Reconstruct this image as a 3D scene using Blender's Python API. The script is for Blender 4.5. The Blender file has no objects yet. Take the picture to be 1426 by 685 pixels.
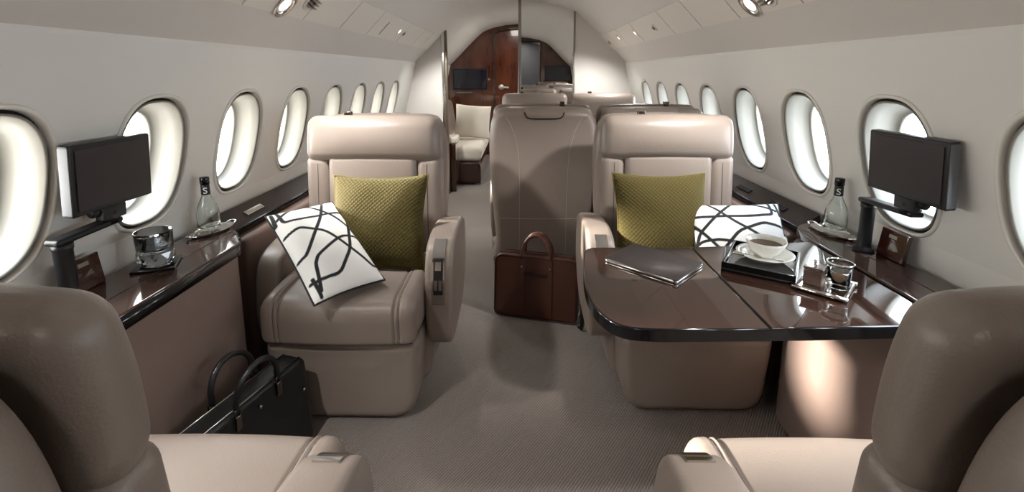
import bpy, bmesh, math, random
from mathutils import Vector, Matrix
from mathutils.bvhtree import BVHTree
random.seed(7)
PI = math.pi
C = bpy.context.scene.collection
R = math.radians
SKY = 13.

# ------------------------------------------------------------------ materials
def s2l(c):
    return tuple(((v / 12.92) if v <= .04045 else ((v + .055) / 1.055) ** 2.4) for v in (x / 255. for x in c)) + (1.,)

def mat(name, rgb, rough=.5, metal=0., coat=0., spec=.5, bump=None, var=None, trans=0., ior=1.45, sheen=0., emit=None, estr=0.):
    m = bpy.data.materials.new(name); m.use_nodes = True
    nt = m.node_tree; b = nt.nodes['Principled BSDF']
    b.inputs['Base Color'].default_value = s2l(rgb)
    b.inputs['Roughness'].default_value = rough
    b.inputs['Metallic'].default_value = metal
    b.inputs['Coat Weight'].default_value = coat
    b.inputs['Coat Roughness'].default_value = .03
    b.inputs['Specular IOR Level'].default_value = spec
    b.inputs['Transmission Weight'].default_value = trans
    b.inputs['IOR'].default_value = ior
    b.inputs['Sheen Weight'].default_value = sheen
    if emit: 
        b.inputs['Emission Color'].default_value = s2l(emit); b.inputs['Emission Strength'].default_value = estr
    tc = nt.nodes.new('ShaderNodeTexCoord')
    if var:                                   # (scale, second colour, stretch)
        n = nt.nodes.new('ShaderNodeTexNoise'); n.inputs['Scale'].default_value = var[0]; n.inputs['Detail'].default_value = 6
        mp = nt.nodes.new('ShaderNodeMapping'); mp.inputs['Scale'].default_value = var[2]
        rp = nt.nodes.new('ShaderNodeMix'); rp.data_type = 'RGBA'
        rp.inputs[6].default_value = s2l(rgb); rp.inputs[7].default_value = s2l(var[1])
        cr = nt.nodes.new('ShaderNodeMapRange'); cr.inputs[1].default_value = .35; cr.inputs[2].default_value = .65
        nt.links.new(tc.outputs['Object'], mp.inputs[0]); nt.links.new(mp.outputs[0], n.inputs['Vector'])
        nt.links.new(n.outputs['Fac'], cr.inputs[0]); nt.links.new(cr.outputs[0], rp.inputs[0]); nt.links.new(rp.outputs[2], b.inputs['Base Color'])
    if bump:                                  # (scale, strength, distance)
        n = nt.nodes.new('ShaderNodeTexNoise'); n.inputs['Scale'].default_value = bump[0]; n.inputs['Detail'].default_value = 4
        bp = nt.nodes.new('ShaderNodeBump'); bp.inputs['Strength'].default_value = bump[1]; bp.inputs['Distance'].default_value = bump[2]
        nt.links.new(tc.outputs['Object'], n.inputs['Vector']); nt.links.new(n.outputs['Fac'], bp.inputs['Height']); nt.links.new(bp.outputs[0], b.inputs['Normal'])
    return m

LEATHER = mat('taupe leather', (140, 127, 118), .36, bump=(260, .25, .002), var=(3, (134, 121, 112), (1, 1, 1)))
SEAM = mat('seam thread', (178, 164, 150), .6)
SEAMD = mat('dark seam', (80, 70, 63), .7)
GAP = mat('dark gap', (30, 26, 24), .9)
LPANEL = mat('panel leather', (128, 108, 99), .5, bump=(200, .2, .002))
WALLM = mat('wall lining', (225, 223, 218), .55, bump=(60, .03, .002))
CEILM = mat('ceiling lining', (210, 205, 199), .6, bump=(80, .03, .002))
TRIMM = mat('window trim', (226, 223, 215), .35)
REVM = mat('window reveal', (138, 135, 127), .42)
WOOD = mat('dark gloss veneer', (58, 39, 32), .10, coat=1., spec=.1, var=(7, (48, 32, 26), (6, .6, 6)))
EDGE = mat('black gloss edge', (12, 11, 13), .14, coat=.2, spec=.4)
BLACK = mat('black plastic', (22, 22, 25), .38)
SCREEN = mat('dark screen', (50, 45, 49), .38)
CHROME = mat('chrome', (215, 213, 210), .12, metal=1.)
STEEL = mat('satin steel', (160, 156, 150), .32, metal=1.)
BRONZE = mat('smoked metal', (112, 104, 96), .2, metal=1.)
MIRROR = mat('mirror glass', (235, 236, 235), .015, metal=1.)
MAHOG = mat('mahogany veneer', (90, 46, 26), .18, coat=1., var=(4, (66, 28, 14), (3, 3, .7)))
MAHOGD = mat('dark mahogany frame', (52, 22, 12), .2, coat=1.)
CREAM = mat('cream cushion fabric', (222, 214, 200), .8, bump=(300, .3, .002))
CHINA = mat('white china', (240, 238, 230), .18, coat=.6)
COFFEE = mat('coffee', (90, 62, 30), .1)
BROWNL = mat('brown bag leather', (72, 42, 33), .36, bump=(300, .3, .002), coat=.1)
BROWND = mat('dark brown edge leather', (46, 24, 20), .4)
BLACKL = mat('black bag leather', (24, 24, 24), .33, bump=(300, .35, .002))
WHITEP = mat('white print', (230, 230, 228), .5)

def glassm(name, rgb, rough=0., ior=1.45):
    return mat(name, rgb, rough, trans=1., ior=ior)
GLASS = glassm('clear glass', (245, 250, 248))
SMOKE = glassm('smoked glass', (175, 178, 180))

def pane_material():
    m = bpy.data.materials.new('window pane'); m.use_nodes = True; nt = m.node_tree
    out = nt.nodes['Material Output']; nt.nodes.remove(nt.nodes['Principled BSDF'])
    t = nt.nodes.new('ShaderNodeBsdfTransparent'); g = nt.nodes.new('ShaderNodeBsdfGlossy'); g.inputs['Roughness'].default_value = .02
    t.inputs[0].default_value = (.97, .98, .98, 1)
    mx = nt.nodes.new('ShaderNodeMixShader'); mx.inputs[0].default_value = .06
    nt.links.new(t.outputs[0], mx.inputs[1]); nt.links.new(g.outputs[0], mx.inputs[2]); nt.links.new(mx.outputs[0], out.inputs[0])
    return m
PANE = pane_material()

def carpet_material():
    m = mat('taupe carpet', (128, 114, 104), .95, sheen=.3)
    nt = m.node_tree; b = nt.nodes['Principled BSDF']; tc = nt.nodes['Texture Coordinate']
    mp = nt.nodes.new('ShaderNodeMapping'); mp.inputs['Rotation'].default_value = (0, 0, R(35))
    w = nt.nodes.new('ShaderNodeTexWave'); w.inputs['Scale'].default_value = 38; w.inputs['Distortion'].default_value = 2.2
    w.inputs['Detail'].default_value = 3; w.inputs['Detail Scale'].default_value = 6
    n = nt.nodes.new('ShaderNodeTexNoise'); n.inputs['Scale'].default_value = 240; n.inputs['Detail'].default_value = 3
    ad = nt.nodes.new('ShaderNodeMath'); ad.operation = 'ADD'
    bp = nt.nodes.new('ShaderNodeBump'); bp.inputs['Strength'].default_value = .7; bp.inputs['Distance'].default_value = .004
    mx = nt.nodes.new('ShaderNodeMix'); mx.data_type = 'RGBA'
    mx.inputs[6].default_value = s2l((100, 89, 81)); mx.inputs[7].default_value = s2l((134, 121, 111))
    L = nt.links.new
    L(tc.outputs['Object'], mp.inputs[0]); L(mp.outputs[0], w.inputs['Vector']); L(tc.outputs['Object'], n.inputs['Vector'])
    L(w.outputs['Fac'], ad.inputs[0]); L(n.outputs['Fac'], ad.inputs[1]); L(ad.outputs[0], bp.inputs['Height']); L(bp.outputs[0], b.inputs['Normal'])
    hm = nt.nodes.new('ShaderNodeMath'); hm.operation = 'MULTIPLY'; hm.inputs[1].default_value = .5
    L(ad.outputs[0], hm.inputs[0]); L(hm.outputs[0], mx.inputs[0]); L(mx.outputs[2], b.inputs['Base Color'])
    return m
CARPET = carpet_material()

def knit_material():
    m = mat('olive knit', (104, 92, 26), .9, sheen=.05)
    nt = m.node_tree; b = nt.nodes['Principled BSDF']; tc = nt.nodes['Texture Coordinate']
    mp = nt.nodes.new('ShaderNodeMapping'); mp.inputs['Scale'].default_value = (88, 88, 88); mp.inputs['Rotation'].default_value = (0, 0, R(45))
    v = nt.nodes.new('ShaderNodeTexVoronoi'); v.inputs['Randomness'].default_value = 0.1; v.voronoi_dimensions = '2D'; v.inputs['Scale'].default_value = 1
    bp = nt.nodes.new('ShaderNodeBump'); bp.inputs['Strength'].default_value = .6; bp.inputs['Distance'].default_value = .004; bp.invert = True
    mx = nt.nodes.new('ShaderNodeMix'); mx.data_type = 'RGBA'
    mx.inputs[6].default_value = s2l((80, 68, 12)); mx.inputs[7].default_value = s2l((40, 33, 6))
    L = nt.links.new
    L(tc.outputs['Object'], mp.inputs[0]); L(mp.outputs[0], v.inputs['Vector']); L(v.outputs['Distance'], bp.inputs['Height']); L(bp.outputs[0], b.inputs['Normal'])
    L(v.outputs['Distance'], mx.inputs[0]); L(mx.outputs[2], b.inputs['Base Color'])
    return m
KNIT = knit_material()

def print_material():
    m = mat('white cloth with black lines', (235, 234, 230), .8, bump=(350, .2, .002))
    nt = m.node_tree; b = nt.nodes['Principled BSDF']
    a = nt.nodes.new('ShaderNodeVertexColor'); a.layer_name = 'pattern'
    nt.links.new(a.outputs[0], b.inputs['Base Color'])
    return m
PRINT = print_material()

# ------------------------------------------------------------------ mesh helpers
def link(name, bm, m, parent=None, smooth=True, sharp=None, weld=False, recalc=True):
    if weld: bmesh.ops.remove_doubles(bm, verts=bm.verts, dist=1e-5)
    if recalc: bmesh.ops.recalc_face_normals(bm, faces=bm.faces)
    me = bpy.data.meshes.new(name); bm.to_mesh(me); bm.free()
    if smooth:
        me.shade_smooth()
        if sharp: me.set_sharp_from_angle(angle=R(sharp))
    me.materials.append(m)
    o = bpy.data.objects.new(name, me); C.objects.link(o)
    if parent: o.parent = parent
    return o

def thing(name, label, cat, loc=(0, 0, 0), rz=0, group=None):
    o = bpy.data.objects.new(name, None); C.objects.link(o)
    o.location = loc; o.rotation_euler = (0, 0, rz); o.empty_display_size = .1
    o['label'] = label; o['category'] = cat
    if group: o['group'] = group
    return o

def tag(o, label, cat, group=None):
    o['label'] = label; o['category'] = cat
    if group: o['group'] = group
    return o

def struct(name, bm, m, parent=None, **k):
    o = link(name, bm, m, parent, **k)
    if not parent: o['kind'] = 'structure'
    return o

def dup(o, parent=None):
    kids = [c for c in bpy.data.objects if c.parent == o]
    c = o.copy(); C.objects.link(c)
    if parent: c.parent = parent
    for k in kids: dup(k, c)
    return c

def rbox(bm, c, s, r, n=6, f=None, M=None):
    """rounded box: centre, full sizes, corner radius, segments in the flat part"""
    h = [x / 2 for x in s]; r = min([r] + [x * .999 for x in h])
    def axis(hh):
        k = 4; e = [-hh + r * (1 - math.cos(PI / 2 * i / k)) if False else -hh + r * i / k for i in range(k)]
        mid = [-(hh - r) + (2 * (hh - r)) * i / n for i in range(n + 1)]
        return e + mid + [-x for x in reversed(e)]
    ax = [axis(x) for x in h]
    cache = {}
    def P(p):
        key = tuple(round(x, 7) for x in p)
        if key in cache: return cache[key]
        q = [max(-(h[i] - r), min(h[i] - r, p[i])) for i in range(3)]
        d = Vector([p[i] - q[i] for i in range(3)])
        v = Vector(q)
        if d.length > 1e-9:
            v = v + d.normalized() * r
        v = v + Vector(c)
        if f: v = Vector(f(*v))
        if M: v = M @ v
        cache[key] = bm.verts.new(v); return cache[key]
    for i in range(3):
        a, b = [(1, 2), (2, 0), (0, 1)][i]
        for sg in (-1, 1):
            for u in range(len(ax[a]) - 1):
                for w in range(len(ax[b]) - 1):
                    vs = []
                    for du, dw in ((0, 0), (1, 0), (1, 1), (0, 1)):
                        p = [0, 0, 0]; p[i] = sg * h[i]; p[a] = ax[a][u + du]; p[b] = ax[b][w + dw]; vs.append(P(p))
                    if len(set(vs)) < 3: continue
                    try: bm.faces.new(vs if sg > 0 else vs[::-1])
                    except ValueError: pass
    return bm

def box(bm, x0, x1, y0, y1, z0, z1, r=0, n=1, M=None):
    if r: return rbox(bm, ((x0 + x1) / 2, (y0 + y1) / 2, (z0 + z1) / 2), (x1 - x0, y1 - y0, z1 - z0), r, n, M=M)
    v = [Vector((x, y, z)) for x in (x0, x1) for y in (y0, y1) for z in (z0, z1)]
    if M: v = [M @ q for q in v]
    v = [bm.verts.new(q) for q in v]
    for q in ((0, 1, 3, 2), (4, 6, 7, 5), (0, 4, 5, 1), (2, 3, 7, 6), (0, 2, 6, 4), (1, 5, 7, 3)): bm.faces.new([v[i] for i in q])
    return bm

def catmull(pts, k=8, closed=True):
    out = []; n = len(pts)
    rng = range(n) if closed else range(n - 1)
    for i in rng:
        if closed: p = [pts[(i + d) % n] for d in (-1, 0, 1, 2)]
        else: p = [pts[max(0, min(n - 1, i + d))] for d in (-1, 0, 1, 2)]
        for j in range(k):
            t = j / k
            out.append(tuple(.5 * ((2 * b) + (-a + c) * t + (2 * a - 5 * b + 4 * c - d) * t * t + (-a + 3 * b - 3 * c + d) * t ** 3) for a, b, c, d in zip(*p)))
    if not closed: out.append(tuple(pts[-1]))
    return out

def roundpoly(pts, r, k=6):
    """polygon with rounded corners; r number or list"""
    out = []; n = len(pts)
    for i in range(n):
        rr = r[i] if isinstance(r, (list, tuple)) else r
        p = Vector(pts[i]); a = Vector(pts[i - 1]); b = Vector(pts[(i + 1) % n])
        if rr <= 0: out.append(tuple(p)); continue
        u = (a - p); v = (b - p); da = min(rr, u.length * .49); db = min(rr, v.length * .49)
        A = p + u.normalized() * da; B = p + v.normalized() * db
        for j in range(k + 1):
            t = j / k; out.append(tuple((1 - t) ** 2 * A + 2 * t * (1 - t) * p + t * t * B))
    return out

def rprism(bm, outline, h, r, f, k=4, mids=0):
    """outline (a,b) list, slab from -h to h on third axis, rounded rim; f(a,b,c)->xyz"""
    n = len(outline)
    area = sum(outline[i][0] * outline[(i + 1) % n][1] - outline[(i + 1) % n][0] * outline[i][1] for i in range(n))
    if area < 0: outline = outline[::-1]
    nrm = []
    for i in range(n):
        a = Vector(outline[i - 1]); b = Vector(outline[(i + 1) % n]); d = (b - a)
        d = d.normalized() if d.length > 1e-9 else Vector((1, 0)); nrm.append(Vector((d.y, -d.x)))
    rings = []
    prof = [(r * (1 - math.sin(PI / 2 * j / k)), -h + r * (1 - math.cos(PI / 2 * j / k))) for j in range(k + 1)]
    prof = prof + [(0, (-h + r) + 2 * (h - r) * j / (mids + 1)) for j in range(1, mids + 1)] + [(a, -c) for a, c in reversed(prof)]
    for ins, z in prof:
        rings.append([bm.verts.new(f(outline[i][0] - nrm[i].x * ins, outline[i][1] - nrm[i].y * ins, z)) for i in range(n)])
    for a, b in zip(rings, rings[1:]):
        for i in range(n): bm.faces.new((a[i], a[(i + 1) % n], b[(i + 1) % n], b[i]))
    for ring, z in ((rings[0], -h), (rings[-1], h)):
        cx = sum(p[0] for p in outline) / n; cy = sum(p[1] for p in outline) / n
        prev = ring
        cur = [bm.verts.new(f(outline[i][0] - nrm[i].x * (prof[0][0] + r * .2), outline[i][1] - nrm[i].y * (prof[0][0] + r * .2), z)) for i in range(n)]
        for i in range(n): bm.faces.new((prev[i], prev[(i + 1) % n], cur[(i + 1) % n], cur[i]))
        prev = cur
        for s in (.66, .33):
            cur = []
            for i in range(n):
                qx = outline[i][0] - nrm[i].x * prof[0][0]; qy = outline[i][1] - nrm[i].y * prof[0][0]
                cur.append(bm.verts.new(f(cx + (qx - cx) * s, cy + (qy - cy) * s, z)))
            for i in range(n): bm.faces.new((prev[i], prev[(i + 1) % n], cur[(i + 1) % n], cur[i]))
            prev = cur
        c = bm.verts.new(f(cx, cy, z))
        for i in range(n): bm.faces.new((prev[i], prev[(i + 1) % n], c))
    return bm

def prism(bm, outline, z0, z1, f=lambda a, b, c: (a, b, c)):
    lo = [bm.verts.new(f(a, b, z0)) for a, b in outline]; hi = [bm.verts.new(f(a, b, z1)) for a, b in outline]
    n = len(outline)
    for i in range(n): bm.faces.new((lo[i], lo[(i + 1) % n], hi[(i + 1) % n], hi[i]))
    bm.faces.new(lo[::-1]); bm.faces.new(hi); return bm

def tube(bm, pts, r, seg=8, closed=False, flat=1.):
    pts = [Vector(p) for p in pts]; n = len(pts); rings = []
    up = None
    for i in range(n):
        a = pts[i - 1] if (i > 0 or closed) else pts[i]; b = pts[(i + 1) % n] if (i < n - 1 or closed) else pts[i]
        t = (b - a).normalized()
        if up is None:
            up = Vector((0, 0, 1)) if abs(t.z) < .9 else Vector((1, 0, 0))
        s = t.cross(up)
        if s.length < 1e-6: s = t.orthogonal()
        s.normalize(); up = s.cross(t).normalized()
        rr = r[i] if isinstance(r, (list, tuple)) else r
        rings.append([bm.verts.new(pts[i] + s * math.cos(2 * PI * j / seg) * rr + up * math.sin(2 * PI * j / seg) * rr * flat) for j in range(seg)])
    m = n if closed else n - 1
    for i in range(m):
        a, b = rings[i], rings[(i + 1) % n]
        for j in range(seg): bm.faces.new((a[j], a[(j + 1) % seg], b[(j + 1) % seg], b[j]))
    if not closed: bm.faces.new(rings[0][::-1]); bm.faces.new(rings[-1])
    return bm

def lathe(bm, prof, c=(0, 0, 0), seg=32, square=0, M=None):
    rings = []
    for r, z in prof:
        if r <= 1e-6: v = Vector((c[0], c[1], c[2] + z)); rings.append([bm.verts.new(M @ v if M else v)]); continue
        ring = []
        for j in range(seg):
            a = 2 * PI * j / seg; k = 1.
            if square: k = (abs(math.cos(a)) ** square + abs(math.sin(a)) ** square) ** (-1 / square)
            v = Vector((c[0] + r * k * math.cos(a), c[1] + r * k * math.sin(a), c[2] + z)); ring.append(bm.verts.new(M @ v if M else v))
        rings.append(ring)
    for a, b in zip(rings, rings[1:]):
        if len(a) == 1 and len(b) == 1: continue
        for j in range(seg):
            q = [a[j % len(a)], a[(j + 1) % len(a)], b[(j + 1) % len(b)], b[j % len(b)]]
            q = [x for i, x in enumerate(q) if x not in q[:i]]
            if len(q) > 2: bm.faces.new(q)
    return bm
def cyl(bm, p0, p1, r, seg=20): return tube(bm, [p0, p1], r, seg)
B = bmesh.new

# ------------------------------------------------------------------ cabin cross-section
YF, YB, YE = -.35, 4.65, 7.0          # forward bulkhead, aft bulkhead, end wall
PROF = [(0, 1.09), (.3, 1.15), (.55, 1.147), (.67, 1.150), (.745, 1.146), (1.172, 1.040), (1.302, 1.012)]
def wx(z):
    for (a, xa), (b, xb) in zip(PROF, PROF[1:]):
        if z <= b:
            t = (z - a) / (b - a); return xa + (xb - xa) * t
    return PROF[-1][1]
CEIL = [(1.03, 1.298), (1.018, 1.312), (.90, 1.425), (.74, 1.590), (.60, 1.725), (.545, 1.772), (.50, 1.798), (.38, 1.842), (.2, 1.880), (0, 1.893)]
def cz(x):
    x = abs(x)
    for (a, za), (b, zb) in zip(CEIL, CEIL[1:]):
        if x >= b:
            t = (x - a) / (b - a); return za + (zb - za) * t
    return CEIL[-1][1]
WIN0, PITCH = .925, .4465
HW, HH, WZ = .150, .203, .951
WINS = [WIN0 + PITCH * k for k in range(-2, 8)] + [5.35, 5.80, 6.25]  # foremost and aft-room windows, out of view, added for the light they admit

def sup(a, ex=2.55):
    c, s = math.cos(a), math.sin(a)
    k = (abs(c) ** ex + abs(s) ** ex) ** (-1 / ex); return c * k, s * k

def build_wall(side, name):
    s = -1 if side == 'left' else 1
    bm = B()
    P = lambda y, z: bm.verts.new((s * wx(z), y, z))
    zl, zh = .745, 1.172
    half = .2
    NA = 96
    for yc in WINS:
        inner = []; outer = []
        for i in range(NA):
            a = 2 * PI * i / NA; c, d = sup(a)
            inner.append((yc + HW * c, WZ + HH * d))
            ca, sa = math.cos(a), math.sin(a)
            k = min(half / abs(ca) if abs(ca) > 1e-9 else 9, ((zh - WZ) if sa > 0 else (WZ - zl)) / abs(sa) if abs(sa) > 1e-9 else 9)
            outer.append((yc + ca * k, WZ + sa * k))
        # make sure that the rectangle's corners exist
        for cy, czz in ((half, zh), (-half, zh), (-half, zl), (half, zl)):
            ang = math.atan2(czz - WZ, cy) % (2 * PI); i = round(ang / (2 * PI) * NA) % NA; outer[i] = (yc + cy, czz)
        rings = []
        for t in (0, .25, .6, 1):
            rings.append([P(a[0] + (b[0] - a[0]) * t, a[1] + (b[1] - a[1]) * t) for a, b in zip(inner, outer)])
        for A, Bq in zip(rings, rings[1:]):
            for i in range(NA): bm.faces.new((A[i], A[(i + 1) % NA], Bq[(i + 1) % NA], Bq[i]))
    ys = [YF - 1.35]
    for yc in WINS: ys += [yc - half, yc + half]
    ys.append(YE)
    def patch(y0, y1, z0, z1):
        n = max(1, int((y1 - y0) / .5)); zs = sorted({z0, z1} | {z for z, _ in PROF if z0 < z < z1})
        for j in range(n):
            a, b = y0 + (y1 - y0) * j / n, y0 + (y1 - y0) * (j + 1) / n
            for u, v in zip(zs, zs[1:]): bm.faces.new((P(a, u), P(b, u), P(b, v), P(a, v)))
    for i in range(0, len(ys) - 1, 2): patch(ys[i], ys[i + 1], zl, zh)
    patch(YF - 1.35, YE, 0, zl); patch(YF - 1.35, YE, zh, 1.302)
    v_ = [bm.verts.new(p) for p in ((s * 1.012, YF - 1.35, 1.302), (s * 1.012, YE, 1.302), (s * 1.022, YE, 1.345), (s * 1.022, YF - 1.35, 1.345))]; bm.faces.new(v_)
    bmesh.ops.remove_doubles(bm, verts=bm.verts, dist=1e-5)
    bm.normal_update()
    bmesh.ops.reverse_faces(bm, faces=[f for f in bm.faces if f.normal.x * s > 0])
    return struct(name, bm, WALLM, recalc=False)
build_wall('left', 'wall_left'); build_wall('right', 'wall_right')

def win_ring(bm, s, yc, prof, cap=False):
    NA = 72; rings = []
    for ins, w in prof:
        ring = []
        for i in range(NA):
            c, d = sup(2 * PI * i / NA)
            z = WZ + (HH - ins) * d
            ring.append(bm.verts.new((s * (wx(z) + w), yc + (HW - ins) * c, z)))
        rings.append(ring)
    for a, b in zip(rings, rings[1:]):
        for i in range(NA): bm.faces.new((a[i], a[(i + 1) % NA], b[(i + 1) % NA], b[i]))
    if cap: bm.faces.new(rings[-1])
    return bm
DAY = []
wn = 0
for s in (-1, 1):
    for yc in WINS:
        wn += 1
        bm = win_ring(B(), s, yc, [(-.001, .004), (-.0025, -.002), (.001, -.006), (.006, -.006), (.0085, -.002), (.009, .024)])
        w = struct('window_%d' % wn, bm, TRIMM)
        link('shade_slot', win_ring(B(), s, yc, [(.0085, .015), (.0185, .0148)]), GAP, w)  # slot floor coloured dark in place of the shadow inside the groove
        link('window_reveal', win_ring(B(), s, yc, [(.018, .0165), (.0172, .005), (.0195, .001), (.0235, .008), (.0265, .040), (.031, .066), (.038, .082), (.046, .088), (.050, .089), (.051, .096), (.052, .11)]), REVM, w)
        link('pane', win_ring(B(), s, yc, [(.052, .106), (.054, .108)], cap=True), PANE, w)
        L = bpy.data.lights.new('window_portal', 'AREA'); L.shape = 'ELLIPSE'; L.size = 2 * (HH - .04); L.size_y = 2 * (HW - .04); L.cycles.is_portal = True
        lo = bpy.data.objects.new('window_portal', L); C.objects.link(lo)
        lo.location = (s * (wx(WZ) + .15), yc, WZ); lo.rotation_euler = (0, s * (PI / 2 + R(-9)), 0)
        DAY.append((lo, s, yc))

# floor, ceiling
bm = B(); box(bm, -1.12, 1.12, YF - 1.35, YE, -.05, 0); struct('floor', bm, CARPET, smooth=False)
bm = B()
prof = [(-x, z) for x, z in CEIL] + [(x, z) for x, z in reversed(CEIL[:-1])]
ys = [YF - 1.35 + i * (YE - YF + 1.35) / 24 for i in range(25)]
g = [[bm.verts.new((x, y, z)) for x, z in prof] for y in ys]
for a, b in zip(g, g[1:]):
    for i in range(len(prof) - 1): bm.faces.new((a[i], a[i + 1], b[i + 1], b[i]))
struct('ceiling', bm, CEILM, sharp=14)

def section(x0, x1, z0=0, off=0):
    """polygon (x,z) of the cabin section between x0 and x1"""
    n = 16; pts = []
    xs = [x0 + (x1 - x0) * i / n for i in range(n + 1)]
    top = []
    for x in xs:
        zt = cz(x) if abs(x) <= 1.018 else None
        if zt is None:
            # side wall beyond the ceiling edge
            zt = 1.3
        top.append((x, zt + off))
    return [(x0, z0)] + top + [(x1, z0)]

def bulkhead(name, x0, x1, y, t, m, z0=0):
    """flat wall piece following the cabin section"""
    bm = B()
    if abs(x1) > 1. or abs(x0) > 1.:
        s = 1 if x1 > 1 else -1; xi = x0 if s > 0 else x1
        pts = [(xi, z0)] + [(xi + (s * 1.012 - xi) * i / 14, cz(xi + (s * 1.012 - xi) * i / 14) + .01) for i in range(15)]
        pts += [(s * (x + .01), z) for z, x in reversed(PROF)]
    else: pts = section(x0, x1, z0, .01)
    prism(bm, pts, y, y + t, lambda a, b, c: (a, c, b))
    return struct(name, bm, m, smooth=False)
bulkhead('wall_aft_left', -1.2, -.745, YB, .045, CEILM)
bulkhead('wall_aft_right', .525, 1.2, YB, .045, CEILM)

# posts beside the aft opening
bm = B(); box(bm, -.757, -.727, YB - .012, YB + .05, 0, cz(.73) + .005, .004); struct('trim_1', bm, CHROME)
bm = B(); box(bm, -.727, -.705, YB + .002, YB + .05, 0, cz(.72) + .005, .003); struct('trim_2', bm, mat('dark reveal strip', (120, 108, 92), .3, metal=.6))
bm = B(); box(bm, -.018, .012, YB - .012, YB + .06, 0, 1.90, .004); struct('trim_3', bm, STEEL)
# mirror closing the right half of the passage
bm = B(); prism(bm, section(.012, .512, 0, .004), YB, YB + .02, lambda a, b, c: (a, c, b))
mo = link('mirror_panel', bm, MIRROR, smooth=False); tag(mo, 'tall mirrored panel closing right half of the aft passage beside white bulkhead', 'mirror')
bm = B(); box(bm, .510, .530, YB - .008, YB + .05, 0, cz(.52) + .003, .003); struct('trim_4', bm, STEEL)
bm = B(); prism(bm, section(.0, .54, 0, .004), YB + .022, YB + .06, lambda a, b, c: (a, c, b)); struct('wall_aft_centre', bm, MAHOG, smooth=False)

# end wall of the aft room: mahogany with arched frame and door
bm = B(); pts = [(-(x + .01), z) for z, x in PROF] + [(-x, z + .01) for x, z in CEIL[1:]] + [(x, z + .01) for x, z in reversed(CEIL[1:-1])] + [((x + .01), z) for z, x in reversed(PROF)]
prism(bm, pts, YE - .02, YE + .02, lambda a, b, c: (a, c, b)); struct('wall_end', bm, MAHOG, smooth=False)
bm = B()
for x0, x1 in ((-.385, -.365), (.365, .385)): box(bm, x0, x1, YE - .05, YE - .015, 0, 1.72, .004)
arch = [(-.375, 1.70), (-.36, 1.76), (-.25, 1.80), (0, 1.82), (.25, 1.80), (.36, 1.76), (.375, 1.70)]
tube(bm, [(x, YE - .03, z) for x, z in catmull(arch, 6, False)], .012)
struct('trim_5', bm, MAHOGD)
bm = B(); box(bm, -.362, .362, YE - .034, YE - .02, 0.01, 1.72, .003); d = struct('door_1', bm, MAHOG, smooth=False)
bm = B(); tube(bm, [(-.27, YE - .033, 1.0), (-.27, YE - .07, 1.0), (-.26, YE - .085, 1.0), (-.16, YE - .085, .995)], .012); lathe(bm, [(0, 0), (.04, 0), (.04, .01), (0, .012)], M=Matrix.Translation((-.27, YE - .034, 1.0)) @ Matrix.Rotation(PI / 2, 4, 'X')); link('door_handle', bm, mat('satin nickel', (215, 210, 200), .3, metal=.7), d)
# television on the end wall
t = thing('television', 'dark wall television on the mahogany end wall above the cream pillow', 'television', (-.72, YE - .03, .965))
bm = B(); box(bm, -.25, .25, -.03, .01, 0, .30, .008, 2); link('frame', bm, BLACK, t)
bm = B(); box(bm, -.235, .235, -.034, -.028, .015, .285); link('screen', bm, mat('blue black screen', (16, 14, 30), .15, coat=.4), t, smooth=False)
bm = B(); box(bm, -.20, .03, -.06, .01, -.05, -.035, .004); link('shelf_lip', bm, STEEL, t)

# forward bulkhead behind the viewpoint (seen in the mirror)
bulkhead('wall_front_left', -1.2, -.40, YF - .04, .04, MAHOG)
bulkhead('wall_front_right', .40, 1.2, YF - .04, .04, MAHOG)
bm = B(); prism(bm, section(-.40, .40, 1.80, .01), YF - .04, YF, lambda a, b, c: (a, c, b)); struct('wall_front_top', bm, MAHOG, smooth=False)
bm = B()
for x0, x1 in ((-.425, -.395), (.395, .425)): box(bm, x0, x1, YF - .05, YF + .012, 0, 1.81, .004)
box(bm, -.425, .425, YF - .05, YF + .012, 1.79, 1.82, .004); struct('trim_6', bm, MAHOGD)
t = thing('television', 'wall television on forward mahogany bulkhead, seen only in the mirror', 'television', (.74, YF + .005, 1.05))
bm = B(); box(bm, -.24, .24, -.005, .03, 0, .29, .008, 2); link('frame', bm, BLACK, t)
bm = B(); box(bm, -.225, .225, .028, .034, .015, .275); link('screen', bm, SCREEN, t, smooth=False)
# forward galley end
bm = B(); prism(bm, pts, YF - 1.36, YF - 1.32, lambda a, b, c: (a, c, b)); struct('wall_front', bm, mat('galley grey lining', (110, 112, 116), .4), smooth=False)
t = thing('galley_unit', 'steel and dark galley unit forward, seen in the mirror', 'galley', (.62, YF - 1.05, 0))
bm = B(); box(bm, -.33, .33, -.25, .25, 0, .9, .01, 2); link('cabinet', bm, MAHOGD, t)
bm = B(); box(bm, -.34, .34, -.26, .26, .9, .93, .006, 2); link('worktop', bm, STEEL, t)
for i in range(2):
    bm = B(); box(bm, -.31 + .31 * i, -.01 + .31 * i, .25, .262, .1, .86, .004); dd = link('door', bm, MAHOG, t)
    bm = B(); box(bm, -.17 + .31 * i, -.15 + .31 * i, .262, .275, .6, .75, .003); link('handle', bm, CHROME, dd)

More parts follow.
